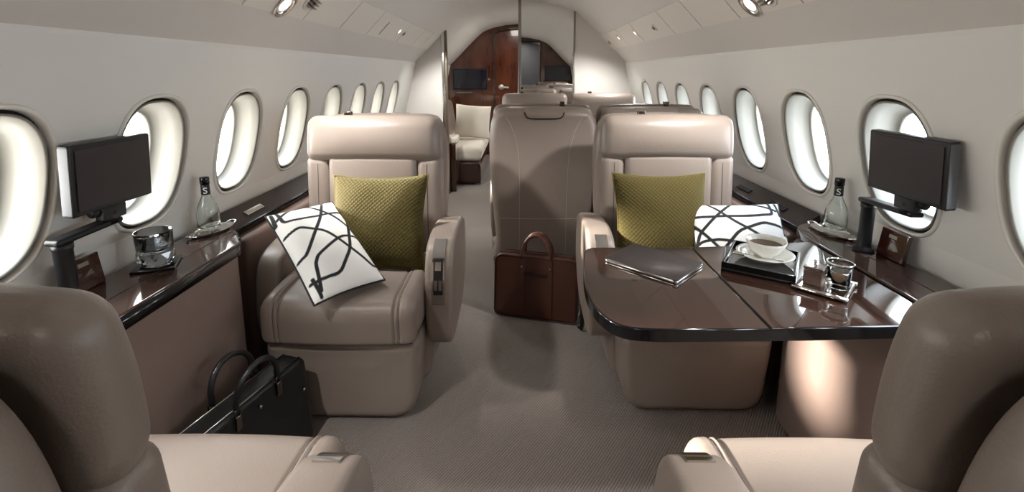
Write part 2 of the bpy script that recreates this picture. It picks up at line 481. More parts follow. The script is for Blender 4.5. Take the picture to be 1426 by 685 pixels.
# ------------------------------------------------------------------ overhead panels, lights and vents
PA = Vector((1.018, 0, 1.312)); PBv = Vector((.60, 0, 1.725))
def pan(s, t, y, off=0):
    """point on the sloped overhead panel: t 0 at the outboard edge, 1 at the crease; off = distance below it"""
    x = 1.018 - t * .473; z = cz(x); n = Vector((-.70, 0, -.71)); p = Vector((x, y, z)) + n * off
    return Vector((s * p.x, p.y, p.z))
def pframe(s, t, y):
    """matrix whose local z points from the panel into the cabin, x fore-aft"""
    p = pan(s, t, y); n = Vector((-s * .715, 0, -.70)).normalized(); xx = Vector((0, 1, 0)); yy = n.cross(xx)
    M = Matrix((xx, yy, n)).transposed().to_4x4(); M.translation = p; return M
SERV = mat('service panel', (219, 213, 204), .5)
tn = 7
for s in (-1, 1):
    ycuts = [-.3, .9, 1.55, 1.98, 2.38, 2.78, 3.45, 3.95, 4.3, 4.64]
    strips = []
    for a, b in zip(ycuts, ycuts[1:]):
        bm = B(); n = 4; q0, q1 = .27, .53
        lo = []; hi = []
        out = [(a + .004, q0), (b - .004, q0), (b - .004, q1), (a + .004, q1)]
        dense = []
        for i in range(4):
            p, q = out[i], out[(i + 1) % 4]
            for j in range(5): dense.append((p[0] + (q[0] - p[0]) * j / 5, p[1] + (q[1] - p[1]) * j / 5))
        lo = [bm.verts.new(pan(s, tt, y, -.004)) for y, tt in dense]; hi = [bm.verts.new(pan(s, tt, y, .0055)) for y, tt in dense]
        for i in range(len(lo)): bm.faces.new((lo[i], lo[(i + 1) % len(lo)], hi[(i + 1) % len(lo)], hi[i]))
        bm.faces.new(hi)
        struct('trim_%d' % tn, bm, SERV, smooth=False); tn += 1
LAMP = mat('lamp lens', (255, 246, 225), .3, emit=(255, 244, 222), estr=6.)
def reading_light(s, t, y, label, big=False):
    M = pframe(s, t, y); o = thing('reading_light', label, 'light'); o.matrix_world = M
    k = 1.9 if big else 1.
    bm = B(); lathe(bm, [(.016 * k, .002), (.030 * k, .004), (.030 * k, .010), (.024 * k, .012), (.020 * k, .006), (.018 * k, .003), (0, .002)], seg=28); link('bezel', bm, CHROME if big else SERV, o)
    bm = B(); lathe(bm, [(.0175 * k, .0035), (.012 * k, .007), (0, .009)], seg=24); link('lens', bm, LAMP, o)
def air_vent(s, t, y, label, big=False):
    M = pframe(s, t, y); o = thing('air_vent', label, 'vent'); o.matrix_world = M; k = 1.7 if big else 1.
    bm = B(); lathe(bm, [(.012 * k, .003), (.026 * k, .004), (.026 * k, .010), (.020 * k, .013), (.018 * k, .006), (0, .005)], seg=28); link('ring', bm, SERV, o)
    bm = B(); lathe(bm, [(.015 * k, .006), (.015 * k, .014), (.010 * k, .017), (.008 * k, .010), (0, .010)], seg=24); link('nozzle', bm, BRONZE, o)
    for j in (-1, 0, 1):
        bm = B(); box(bm, -.017 * k, .017 * k, -.0015 * k + j * .009 * k, .0015 * k + j * .009 * k, .008, .018 * k); link('slat', bm, STEEL, o, smooth=False)
reading_light(-1, .33, 1.78, 'large chrome reading light in left overhead panel at the picture top edge', True)
air_vent(-1, .40, 1.93, 'air vent beside the large reading light, left overhead panel', True)
reading_light(-1, .40, 3.32, 'small lit reading light far along the left overhead panel')
air_vent(-1, .39, 3.44, 'small air vent just aft of the small lit light, left overhead panel')
reading_light(1, .34, 1.84, 'large chrome reading light in right overhead panel at the picture top edge', True)
air_vent(1, .36, 1.70, 'air vent beside the large reading light, right overhead panel', True)
air_vent(1, .39, 3.02, 'round air vent in right overhead panel, nearest of the small fittings')
reading_light(1, .40, 3.50, 'small lit reading light in right overhead panel, nearer of two')
reading_light(1, .41, 4.05, 'small lit reading light in right overhead panel, farther of two')
air_vent(1, .39, 4.5, 'small dark air vent at the aft end of right overhead panel')
bm = B(); box(bm, -.05, .05, -.004, .004, .003, .008, .002); o = link('slot_grille', bm, BRONZE); o.matrix_world = pframe(-1, .38, 2.98) @ Matrix.Rotation(PI / 2, 4, 'Z'); tag(o, 'thin dark slot in the left overhead panel before small light', 'grille')

# ------------------------------------------------------------------ side ledges and consoles
ZT = .67
def side_ledge(s, y0):
    lab = 'left' if s < 0 else 'right'
    t = thing('side_ledge', 'upholstered side ledge with dark gloss rail under the %s windows, behind console' % lab, 'ledge')
    bm = B(); rbox(bm, (s * 1.046, (y0 + YB) / 2, .3), (.080, YB - y0 - .01, .62), .02, 8); link('body', bm, LPANEL, t)
    bm = B()
    prism(bm, [(s * 1.058, .612), (s * 1.053, .634), (s * 1.132, .690), (s * 1.146, .612)], y0, YB - .01, lambda a, b, c: (a, c, b)); link('rail', bm, mat('dark satin rail', (44, 33, 29), .38), t, smooth=False)
    bm = B(); tube(bm, [(s * 1.054, y0, .634), (s * 1.054, YB - .01, .634)], .006); link('rail_edge', bm, EDGE, t)
    for yy in ((1.95, 2.25) if s > 0 else (1.86,)):
        bm = B(); sl = Vector((s * .073, 0, .048)).normalized(); 
        c = Vector((s * 1.088, yy, .6625)); M = Matrix.Translation(c) @ Matrix.Rotation(-s * math.atan2(.048, .073), 4, 'Y')
        box(bm, -.012, .012, -.06, .06, -.002, .004, .002, M=M); link('slot', bm, GAP if s > 0 else CHROME, t)
side_ledge(-1, 1.655); side_ledge(1, 1.74)

def console(s):
    t = thing('side_console', 'leather-sided console with dark gloss top under %s' % ('left windows, beside the black bag' if s < 0 else 'right windows, behind the dining table'), 'console')
    ye = 1.475 if s < 0 else 1.56
    body = [(s * .918, .895), (s * .918, ye - .05), (s * .93, ye), (s * 1.0, ye + .09), (s * 1.085, ye + .11), (s * 1.085, .895)]
    body = roundpoly(body, [0, .04, .03, .05, 0, 0])
    bm = B(); prism(bm, body, 0, ZT - .036); link('body', bm, LPANEL, t, sharp=40)
    top = [(s * .912, .885), (s * .912, ye - .01), (s * 1.0, ye + .115), (s * 1.125, ye + .175), (s * 1.133, ye + .17), (s * 1.133, .885)]
    if s > 0: top[0] = (s * .966, .885); top[1] = (s * .966, ye - .01)
    top = roundpoly(top, [0, .03, .05, .02, 0, 0])
    bm = B(); rprism(bm, top, .016, .006, lambda a, b, c: (a, b, ZT - .016 + c)); link('worktop', bm, WOOD, t, sharp=40)
    if s < 0:
        bm = B(); path = [(p[0] * 1.0 + .002, p[1] + .001) for p in top[1:-2]]
        path = [(s * .9115, .885)] + [p for p in top if p[1] > .9][:-1]
        for a, b in zip(path, path[1:]):
            d = (Vector(b) - Vector(a)); n = Vector((-d.y, d.x)).normalized() * (.004 if s < 0 else -.004)
            vs = [bm.verts.new((q[0] + n.x * k, q[1] + n.y * k, z)) for z in (ZT - .038, ZT - .003) for q, k in ((a, -1), (b, -1), (b, 1), (a, 1))]
            for q in ((0, 1, 2, 3), (4, 7, 6, 5), (0, 4, 5, 1), (1, 5, 6, 2), (2, 6, 7, 3), (3, 7, 4, 0)): bm.faces.new([vs[i] for i in q])
        link('edge_band', bm, EDGE, t, weld=False)
        for xx in (1.005,):
            bm = B(); box(bm, -xx - .0015, -xx + .0015, .9, ye + .09, ZT - .001, ZT + .0006); link('joint_line', bm, GAP, t, smooth=False)
    else:
        bm = B(); box(bm, 1.052, 1.056, .9, ye + .12, ZT - .001, ZT + .0012); link('joint_line', bm, BRONZE, t, smooth=False)
        
    return t
console(-1); console(1)

# dining table unfolded from the right console
t = thing('dining_table', 'unfolded dark gloss dining table with black edge in front of right-hand seat', 'table', (.57, 1.2, ZT))
def tl(pts): return [(a - .57, b - 1.2) for a, b in pts]
x0 = .545
leafA = [(x0, .962), (.30, .955), (.225, .962), (.186, 1.02), (.172, 1.10), (.174, 1.2), (.190, 1.33), (.204, 1.415), (.225, 1.44), (x0, 1.445)]
leafA = roundpoly(leafA, [0, .03, .05, .05, .05, .05, .05, .02, .02, 0], 4)
leafB = [(x0 + .003, .963), (.62, .966), (.951, .985), (.951, 1.50), (.80, 1.478), (x0 + .003, 1.445)]
for nm, pl in (('leaf', leafA), ('leaf', leafB)):
    pl = tl(pl)
    bm = B(); rprism(bm, pl, .0135, .004, lambda a, b, c: (a, b, -.0135 + c)); lf = link(nm, bm, WOOD, t, sharp=50)
    n = len(pl); area = sum(pl[i][0] * pl[(i + 1) % n][1] - pl[(i + 1) % n][0] * pl[i][1] for i in range(n)); pl2 = pl if area > 0 else pl[::-1]
    ring = []
    for i in range(n):
        a = Vector(pl2[i - 1]); b = Vector(pl2[(i + 1) % n]); d = (b - a).normalized(); ring.append(Vector(pl2[i]) + Vector((d.y, -d.x)) * .0012)
    bm = B(); rows = [[bm.verts.new((q.x - o * (q.x) * .0, q.y, z)) for q in ring] for o, z in ((0, -.030), (0, -.026), (0, -.004), (0, -.0025))]
    inn = [bm.verts.new((q.x * .97, q.y * .97, -.030)) for q in ring]
    rows = [inn] + rows + [[bm.verts.new((q.x - (q.x - p[0]) * 3, q.y - (q.y - p[1]) * 3, -.0003)) for q, p in zip(ring, pl2)]]
    for a, b in zip(rows, rows[1:]):
        for i in range(n): bm.faces.new((a[i], a[(i + 1) % n], b[(i + 1) % n], b[i]))
    link('edge_band', bm, EDGE, lf, sharp=60)
bm = B(); box(bm, .885 - .57, .905 - .57, -.2, .22, -.07, -.031, .004); link('slide_rail', bm, STEEL, t)

# ------------------------------------------------------------------ the seats
def tilt(x, y, z, k=.07): return (x, y + max(0, z - .42) * k, z)

def seams(parent, src_bm, lines, direction, r=.0013, m=SEAM, lift=.0004, name='seam'):
    tree = BVHTree.FromBMesh(src_bm); out = B(); d = Vector(direction)
    for ln in lines:
        pts = []
        for p in catmull(ln, 10, False):
            o = Vector(p); 
            h = tree.ray_cast(o - d * 1.0, d)
            if h[0] is not None: pts.append(h[0] - d * lift)
        if len(pts) > 2: tube(out, pts, r, 6)
    return link(name, out, m, parent)

def make_seat(label, group, loc, rz, table=False):
    t = thing('cabin_seat', label, 'seat', loc, rz, group)
    # base
    def fb(x, y, z):
        k = 1 - .055 * (1 - z / .3) - (.01 if y < .1 else 0)
        return (x * k, y + (.012 * (1 - z / .3) if y < .25 else 0), z)
    bo = roundpoly([(-.248, .006), (.248, .006), (.268, .300), (-.268, .300)], [.085, .085, .035, .035], 8)
    bm = B(); rprism(bm, bo, .245, .030, lambda a, b, c: (a, .245 + c + (.010 * (1 - b / .3) if c < 0 else 0) + (.012 * (a / .27) ** 2 if c < 0 else 0), b), 5); link('base', bm, LEATHER, t)
    bm = B(); box(bm, -.245, .245, .022, .46, .290, .330, .004); link('gap_strip', bm, GAP, t)
    bm = B(); rbox(bm, (0, .37, .155), (.60, .40, .24), .05, 6, lambda x, y, z: (x * (1 - .1 * (1 - z / .3)), y, z)); link('pedestal_cover', bm, LEATHER, t)
    bm = B(); box(bm, -.22, .22, .08, .42, 0, .012); link('floor_plate', bm, GAP, t, smooth=False)
    # cushion
    def fc(x, y, z):
        g = sum(math.exp(-((abs(x) - c) / .0045) ** 2) for c in (.196, .212)) * .0045
        if z > .36: z = z + .012 * (1 - (x / .27) ** 2) * math.sin(max(0, min(1, y / .45)) * PI) - g + (.006 if abs(x) > .204 else 0) * min(1, max(0, (.262 - abs(x)) / .02))
        if y < .05: y = y + g + .012 * (x / .27) ** 2
        return (x, y, z)
    bm = B()
    co_ = roundpoly([(-.022, .308), (.43, .308), (.43, .468), (.2, .468), (-.030, .462)], [.018, .02, .03, 0, .075], 12)
    dense = []
    for p, q in zip(co_, co_[1:] + co_[:1]):
        m_ = max(1, int((Vector(q) - Vector(p)).length / .02)); dense += [(p[0] + (q[0] - p[0]) * j / m_, p[1] + (q[1] - p[1]) * j / m_) for j in range(m_)]
    rprism(bm, dense, .268, .034, lambda a, b, c: fc(c, a, b), 6, 160)
    sb = bm.copy(); c = link('seat_cushion', bm, LEATHER, t)
    tree = BVHTree.FromBMesh(sb)
    for sx in (-1, 1):
        for xx in (.196, .212):
            pts = []
            for i in range(28):
                a_ = PI / 2 * min(1, i / 14); 
                if i < 14: o_, d_ = Vector((sx * xx, -1, .330 + i * .0088)), Vector((0, 1, 0))
                else: o_, d_ = Vector((sx * xx, .006 + (i - 14) * .026, 1)), Vector((0, 0, -1))
                h = tree.ray_cast(o_, d_)
                if h[0]: pts.append(h[0] + d_ * .0004)
            sm = B(); tube(sm, pts, .0012, 5); link('seam', sm, SEAMD, c)
    sb.free()
    # arms
    arm = [(.155, .225), (.132, .30), (.135, .42), (.160, .535), (.205, .588), (.30, .612), (.42, .612), (.53, .595), (.575, .52), (.57, .36), (.50, .235), (.36, .195), (.23, .192)]
    arm2 = [(a, z * .93 if z > .4 else z) for a, z in arm]
    for sx in (1, -1):
        inboard = (sx > 0) == (label_side(label) == 'L')
        ol = catmull(arm if inboard else arm2, 7)
        w = .052 if inboard else .045; cx = sx * (.268 + w)
        bm = B(); rprism(bm, ol, w, .017, lambda a, b, c: (cx + c * (1.0 if b > .4 else .82 + .18 * (b - .19) / .21), a, b), 5); a = link('armrest', bm, LEATHER, t)
        # stitched line along the arm rim
        bm = B()
        for c in (-1, 1):
            path = [(cx + c * (w - .012), p[0] + .0005, p[1]) for p in ol[10:58]]
            sh = []
            cyy = .35; czz = .4
            for q in path:
                d = Vector((0, q[1] - cyy, q[2] - czz)).normalized() * -.0052; sh.append(Vector(q) + d)
            tube(bm, sh, .0014, 5)
        link('seam', bm, SEAM, a)
        if inboard:
            # control plate wrapped over the arm's sloping front
            seg = [p for p in ol if True][12:31]
            seg = seg[:]
            bm = B(); n = len(seg); rows = []
            for i, p in enumerate(seg):
                q = seg[min(n - 1, i + 1)]; pr = seg[max(0, i - 1)]; d = Vector((q[0] - pr[0], q[1] - pr[1])).normalized(); nn = Vector((-d.y, d.x))
                if nn.x > 0 and i < n / 2: nn = -nn
                if nn.y < 0 and i >= n / 2: nn = -nn
                rows.append((Vector(p), nn))
            def plate(bm, i0, i1, hw, h0, h1, ox=0):
                rr = [[bm.verts.new((cx + ox + a, r[0].x + r[1].x * h, r[0].y + r[1].y * h)) for a, h in ((-hw, h0), (-hw, h1), (hw, h1), (hw, h0))] for r in rows[i0:i1]]
                for a, b in zip(rr, rr[1:]):
                    for j in range(4): bm.faces.new((a[j], a[(j + 1) % 4], b[(j + 1) % 4], b[j]))
                bm.faces.new(rr[0]); bm.faces.new(rr[-1][::-1])
            plate(bm, 0, n, .023, -.004, .0035); pl = link('control_plate', bm, CHROME, a, sharp=30)
            bm = B(); plate(bm, 2, n - 8, .017, .002, .0052); link('inlay', bm, BLACK, pl, sharp=30)
            for i0, i1, ox in ((3, 6, -.008), (3, 6, .008), (7, 10, 0)):
                bm = B(); plate(bm, i0, i1, .006 if ox else .011, .004, .0085, ox); link('button', bm, CHROME, pl, sharp=30)
    # backrest
    T = lambda x, y, z: tilt(x, y, z)
    bm = B(); rbox(bm, (0, .490, .63), (.375, .14, .50), .028, 16, lambda x, y, z: T(x, y - .010 * (1 - (x / .2) ** 2), z)); bk = link('backrest', bm, LEATHER, t)
    for sx in (-1, 1):
        bm = B(); rbox(bm, (sx * .232, .5025, .62), (.100, .155, .50), .030, 10, lambda x, y, z: T(x, y, z)); sb = bm.copy(); w = link('side_bolster', bm, LEATHER, t)
        seams(w, sb, [[(sx * .232, 0, .42), (sx * .230, 0, .6), (sx * .228, 0, .84)]], (0, 1, 0), m=SEAMD); sb.free()
    # headrest
    def fh(x, y, z):
        k = (z - .945) / .1
        y = y - .026 * math.cos(max(-1, min(1, k)) * PI / 2) * (1 - (x / .30) ** 4) + .012 * (x / .27) ** 2
        return T(x * (1 - .018 * k), y, z + .004 * math.cos(x / .27 * PI / 2))
    bm = B(); rbox(bm, (0, .457, .940), (.560, .084, .195), .041, 16, fh); sb = bm.copy(); h = link('headrest', bm, LEATHER, t)
    bm = B(); tube(bm, [T(-.255, .438, .856), T(0, .428, .852), T(.255, .438, .856)], .0025, 6); link('seam', bm, SEAMD, h)
    sb.free()
    bm = B(); box(bm, -.125, -.095, .50, .53, 1.025, 1.047 + .008, .003); link('clip', bm, BRONZE, h)
    # rear shell
    half = [(.245, .10), (.262, .3), (.282, .55), (.292, .72), (.293, .84), (.285, .94), (.262, 1.0), (.225, 1.028), (.12, 1.034)]
    ol = half + [(-a, b) for a, b in reversed(half)]
    ol = catmull(ol, 5)
    # keep the foot flat
    bm = B(); rprism(bm, ol, .055, .042, lambda a, b, c: T(a, .592 + c * (1.45 if b > .62 else .9 + .55 * max(0, (b - .1) / .52)) + (.018 * (1 - (a / .3) ** 2) if c > 0 else 0), b), 6); sb = bm.copy(); sh = link('rear_shell', bm, LEATHER, t)
    lines = []
    for sx in (-1, 1):
        lines.append([(sx * .13, 2, .12), (sx * .128, 2, .45), (sx * .13, 2, .70), (sx * .142, 2, .83), (sx * .17, 2, .93), (sx * .20, 2, .985)])
    lines.append([(-.24, 2, .42), (0, 2, .42), (.24, 2, .42)])
    seams(sh, sb, lines, (0, -1, 0), m=SEAM); sb.free()
    # tilt-handle flap at the top of the shell
    fl = roundpoly([(-.108, 1.034), (-.098, .980), (.098, .980), (.108, 1.034)], [0, .04, .04, 0])
    bm = B(); rprism(bm, fl, .006, .003, lambda a, b, c: T(a, .688 + c - max(0, b - 1.0) * .9, b), 3); link('top_flap', bm, LEATHER, sh, sharp=50)
    bm = B(); tube(bm, catmull([T(-.103, .690, 1.012), T(-.094, .693, .990), T(-.07, .694, .979), T(0, .695, .978), T(.07, .694, .979), T(.094, .693, .990), T(.103, .690, 1.012)], 4, False), .0034, 6); link('seam', bm, GAP, sh)
    return t
def label_side(l): return SIDE[0]
SIDE = ['L']
# far club seats (facing the viewer); local +x is world +x
left_seat = make_seat('taupe leather seat facing us on the left, olive and patterned pillows on it', 'taupe leather cabin seats', (-.615, 1.475, 0), 0)
SIDE[0] = 'R'
right_seat = make_seat('taupe leather seat facing us on the right, behind the dark dining table', 'taupe leather cabin seats', (.632, 1.53, 0), 0)
def seat_copy(src, label, loc, rz):
    c = dup(src); c.location = loc; c.rotation_euler = (0, 0, rz); c['label'] = label; return c
# near seats look away from the viewer: rotated half a turn (inboard arm swaps side)
near_left = seat_copy(right_seat, 'close taupe seat cropped at the lower left, turned away beside left console', (-.632, .895, 0), PI)
near_right = seat_copy(left_seat, 'close taupe seat cropped at the lower right, turned away under the dining table', (.615, .905, 0), PI)
mid = seat_copy(left_seat, 'aisle-side seat seen from behind, the brown briefcase at its back', (.128, 3.20, 0), PI)
mid2 = seat_copy(left_seat, 'window-side seat seen from behind, its top just above the right olive-pillow seat', (.712, 3.20, 0), PI)
aft1 = seat_copy(right_seat, 'far seat facing us whose headrest shows above the aisle seat shell', (.128, 3.56, 0), 0)
aft2 = seat_copy(right_seat, 'far window-side seat facing us, headrest before the white right bulkhead', (.705, 3.56, 0), 0)

def kids(o, names): return [c for c in bpy.data.objects if c.parent == o and c.name.split('.')[0] in names]
def recline(seat, deg):
    M = Matrix.Translation((0, .5, .42)) @ Matrix.Rotation(R(-deg), 4, 'X') @ Matrix.Translation((0, -.5, -.42))
    for c in kids(seat, ('backrest', 'side_bolster', 'headrest', 'rear_shell')): c.matrix_local = M
recline(near_left, 2.5); recline(near_right, 2.5)
for st_ in (mid, mid2, aft1, aft2):
    for c in kids(st_, ('armrest',)):
        sx = 1 if c.data.vertices[0].co.x > 0 else -1
        c.location.x = -sx * .075
# ------------------------------------------------------------------ pillows
def pillow_mesh(w, h, th, n=48, pinch=.06, m2=None):
    bm = B(); vs = {}
    for sd in (1, -1):
        for i in range(n + 1):
            for j in range(n + 1):
                u = i / n * 2 - 1; v = j / n * 2 - 1
                edge = i in (0, n) or j in (0, n)
                if edge and sd < 0: vs[(sd, i, j)] = vs[(1, i, j)]; continue
                x = u * w / 2 * (1 - pinch * (1 - v * v) * abs(u) ** 2); y = v * h / 2 * (1 - pinch * (1 - u * u) * abs(v) ** 2)
                z = sd * th / 2 * ((1 - abs(u) ** 2.6) * (1 - abs(v) ** 2.6)) ** .5
                z += .004 * math.sin(u * 5 + 1) * math.sin(v * 4 + 2) * (1 - u * u) * (1 - v * v)
                vs[(sd, i, j)] = bm.verts.new((x, y, z))
    for sd in (1, -1):
        for i in range(n):
            for j in range(n):
                q = [vs[(sd, i, j)], vs[(sd, i + 1, j)], vs[(sd, i + 1, j + 1)], vs[(sd, i, j + 1)]]
                bm.faces.new(q if sd > 0 else q[::-1])
    return bm
def piping(w, h, pinch, r):
    bm = B(); n = 24; pts = []
    P = lambda u, v: (u * w / 2 * (1 - pinch * (1 - v * v) * abs(u) ** 2), v * h / 2 * (1 - pinch * (1 - u * u) * abs(v) ** 2), 0)
    for a, b in (((-1, -1), (1, -1)), ((1, -1), (1, 1)), ((1, 1), (-1, 1)), ((-1, 1), (-1, -1))):
        for i in range(n): t_ = i / n; pts.append(P(a[0] + (b[0] - a[0]) * t_, a[1] + (b[1] - a[1]) * t_))
    tube(bm, pts, r, 6, closed=True); return bm
def basis(o, xdir, ydir):
    x = Vector(xdir).normalized(); y = Vector(ydir); y = (y - x * y.dot(x)).normalized(); z = x.cross(y)
    M = Matrix((x, y, z)).transposed().to_4x4(); M.translation = Vector(o); return M
def olive(loc, rx, rz, label):
    o = link('olive_pillow', pillow_mesh(.375, .375, .125, 40, .09), KNIT); tag(o, label, 'pillow', 'olive knit pillows')
    link('piping', piping(.375, .375, .09, .0035), mat('olive piping', (96, 84, 24), .8), o)
    o.matrix_world = Matrix.Translation(loc) @ Matrix.Rotation(rz, 4, 'Z') @ Matrix.Rotation(rx, 4, 'X'); return o
olive((-.552, 1.775, .640), R(66), R(2), 'square olive green knit pillow on the left seat')
olive((.565, 1.830, .640), R(66), R(-1), 'square olive green knit pillow on the right seat behind the table')
LINES = [[(0.12, 0.97), (0.12, 0.81), (0.31, 0.78), (0.79, 0.77), (0.99, 0.8)], [(0.5, 1.0), (0.79, 0.72), (0.93, 0.57), (0.99, 0.36)], [(0.82, 1.0), (0.59, 0.74), (0.16, 0.4), (0.05, 0.38)], [(0.07, 0.87), (0.3, 0.96), (0.48, 0.98)], [(0.05, 0.66), (0.25, 0.69), (0.52, 0.58), (0.72, 0.35), (0.91, 0.13), (1.0, 0.13)], [(0.98, 0.69), (0.72, 0.33), (0.43, 0.14), (0.05, 0.15)], [(0.13, 0.07), (0.2, 0.29), (0.28, 0.36), (0.72, 0.48), (0.91, 0.47), (0.98, 0.43)], [(0.09, 0.18), (0.11, 0.03)], [(0.05, 0.97), (0.03, 0.82)]]
def chaikin(p, it=2):
    for _ in range(it):
        q = [p[0]]
        for a, b in zip(p, p[1:]): q += [(a[0] * .88 + b[0] * .12, a[1] * .88 + b[1] * .12), (a[0] * .12 + b[0] * .88, a[1] * .12 + b[1] * .88)]
        p = q + [p[-1]]
    return p
def patterned(w, h, label, M, flip=False):
    n = 150; bm = pillow_mesh(w, h, .11, n, .05)
    segs = []
    for l in LINES:
        l = [((1 - a) if flip else a, b) for a, b in l]
        pp = chaikin([(a * w, b * h) for a, b in l])
        segs += list(zip(pp, pp[1:]))
    lay = bm.loops.layers.float_color.new('pattern'); col = {}
    for v in bm.verts:
        p = (v.co.x + w / 2, v.co.y + h / 2); dm = 9
        for a, b in segs:
            dx, dy = b[0] - a[0], b[1] - a[1]; L2 = dx * dx + dy * dy + 1e-12
            t_ = max(0, min(1, ((p[0] - a[0]) * dx + (p[1] - a[1]) * dy) / L2))
            d = math.hypot(p[0] - a[0] - dx * t_, p[1] - a[1] - dy * t_)
            if d < dm: dm = d
        k = max(0, min(1, (dm - .0050) / .0016))
        edge = min(abs(v.co.x + w / 2), abs(w / 2 - v.co.x), abs(v.co.y + h / 2), abs(h / 2 - v.co.y))
        c0, c1 = s2l((20, 20, 24)), s2l((236, 234, 229)); col[v] = [c0[i] + (c1[i] - c0[i]) * k for i in range(3)] + [1]
    for f in bm.faces:
        for lp in f.loops: lp[lay] = col[lp.vert]
    o = link('patterned_pillow', bm, PRINT); tag(o, label, 'pillow', 'white pillows with black lines'); o.matrix_world = M
    link('piping', piping(w, h, .05, .0042), mat('black piping', (24, 24, 26), .7), o)
    return o
# corners worked out on the seat: lower, right, upper right, upper left
def quadM(p00, p10, p11, p01):
    p = [Vector(q) for q in (p00, p10, p11, p01)]; c = sum(p, Vector()) / 4
    return c, ((p[1] - p[0]) + (p[2] - p[3])) / 2, ((p[3] - p[0]) + (p[2] - p[1])) / 2
c, xd, yd = quadM((-.60, 1.43, .505), (-.470, 1.60, .50), (-.775, 1.75, .705), (-.935, 1.61, .695))
patterned(.25, .425, 'white pillow with black lines, slanting across the left seat', basis(c, xd, yd))
c, xd, yd = quadM((.62, 1.76, .53), (.93, 1.62, .53), (1.00, 1.73, .70), (.755, 1.79, .73))
patterned(.33, .32, 'white pillow with black lines on right seat, half hidden behind the dark table', basis((.825, 1.71, .588), (.30, -.05, .02), (.04, .16, .18)), True)

# ------------------------------------------------------------------ monitors on swing arms
def monitor(s, ypole, ynear, yfar, x, label, turn):
    t = thing('monitor', label, 'monitor', (s * 1.075, ypole, ZT), 0, 'monitors on swing arms')
    d = 1
    P = lambda X, Y, Z: Vector((s * X - s * 1.075, Y - ypole, Z - ZT))
    px = 1.075
    bm = B(); lathe(bm, [(0, 0), (.030, 0), (.030, .006), (.021, .012), (.019, .02), (.019, .135), (.021, .14), (.021, .152), (0, .152)], seg=24); link('pole', bm, BLACK, t)
    yc = (ynear + yfar) / 2 
    a0 = P(px, ypole, ZT + .160); a1 = P(x + .02, yc, ZT + .168)
    bm = B(); dv = (a1 - a0); L_ = dv.length; M = Matrix.Translation(a0) @ dv.to_track_quat('X', 'Z').to_matrix().to_4x4()
    rbox(bm, (L_ / 2, 0, 0), (L_ + .05, .040, .016), .007, 4, M=M); link('swing_arm', bm, BLACK, t)
    bm = B(); cyl(bm, a1 + Vector((0, 0, -.004)), a1 + Vector((0, 0, .030)), .024); 
    cyl(bm, a1 + Vector((0, -.045, .034)), a1 + Vector((0, .045, .034)), .013); link('hinge', bm, BLACK, t)
    # panel, turned a little
    zc = .968
    ctr = P(x, yc, zc); Mp = Matrix.Translation(ctr) @ Matrix.Rotation(turn, 4, 'Z') @ Matrix.Rotation(-s * R(4), 4, 'Y')
    w, h = yfar - ynear, .172
    bm = B(); box(bm, -.014, .014, -w / 2, w / 2, -h / 2, h / 2, .005, 3, M=Mp); hs = link('housing', bm, BLACK, t)
    bm = B(); box(bm, -s * .0155 - .0008, -s * .0155 + .0008, -w / 2 + .013, w / 2 - .013, -h / 2 + .013, h / 2 - .013, M=Mp); link('screen', bm, SCREEN, hs, smooth=False)
    bm = B(); box(bm, -.012, .012, -w / 2 - .001, -w / 2 + .003, -h / 2 + .006, h / 2 - .006, .001, M=Mp); link('side_trim', bm, mat('grey side trim', (96, 98, 104), .4), hs)
    bm = B(); box(bm, -.010, .010, -.035, .035, -h / 2 - .035, -h / 2 + .01, .004, M=Mp); link('mount', bm, BLACK, t)
    return t
monitor(-1, 1.045, 1.045, 1.285, 1.045, 'black monitor on swing arm at the left windows', R(0))
monitor(1, 1.43, 1.140, 1.405, 1.052, 'black monitor on swing arm at the right windows, over the dining table', R(0))

def upright_panel(s, y, label):
    t = thing('wood_panel', label, 'panel', (s * 1.105, y, ZT))
    M = Matrix.Rotation(s * R(8), 4, 'Y')
    bm = B(); box(bm, -.007, .007, -.05, .05, 0.0, .085, .003, 2, M=M); link('board', bm, mat('red brown gloss', (58, 26, 20), .15, coat=1.), t)
    bm = B(); box(bm, -s * .008 - .001, -s * .008 + .001, -.015, .015, .062, .072, M=M); link('slot', bm, STEEL, t, smooth=False)
upright_panel(-1, 1.12, 'small glossy red-brown panel standing behind the left monitor pole')
upright_panel(1, 1.36, 'small glossy red-brown panel standing beside the right monitor pole')

# ------------------------------------------------------------------ bottles, glass, trays
def bottle(loc, label, rz):
    t = thing('glass_bottle', label, 'bottle', loc, rz, 'small glass bottles with black caps')
    bm = B(); pr = [(0, 0), (.030, 0), (.034, .004), (.0355, .02), (.035, .06), (.030, .082), (.020, .103), (.0135, .118), (.012, .135), (.012, .158), (.0095, .158), (.0095, .135), (.011, .118), (.018, .100), (.027, .080), (.0315, .06), (.0315, .02), (.029, .008), (0, .007)]
    lathe(bm, pr, seg=40); link('body', bm, GLASS, t)
    bm = B(); lathe(bm, [(.0128, .122), (.0142, .124), (.0134, .156), (.0125, .157)], seg=32); link('neck_label', bm, BLACK, t)
    bm = B(); lathe(bm, [(.0128, .158), (.0150, .159), (.0150, .180), (.0135, .183), (0, .183)], seg=32); link('cap', bm, EDGE, t)
    cu = bpy.data.curves.new('letter', 'FONT'); cu.body = 'S'; cu.size = .030; cu.extrude = .0004; cu.align_x = 'CENTER'
    tmp = bpy.data.objects.new('tmp', cu); me = bpy.data.meshes.new_from_object(tmp); bpy.data.objects.remove(tmp); me.materials.clear(); me.materials.append(WHITEP)
    l = bpy.data.objects.new('letter', me); C.objects.link(l); l.parent = t; l.location = (0, -.0148, .128); l.rotation_euler = (R(90), 0, 0)
    return t
bl = bottle((-1.078, 1.565, ZT + .0125), 'clear glass bottle with black cap on the left console', R(30))
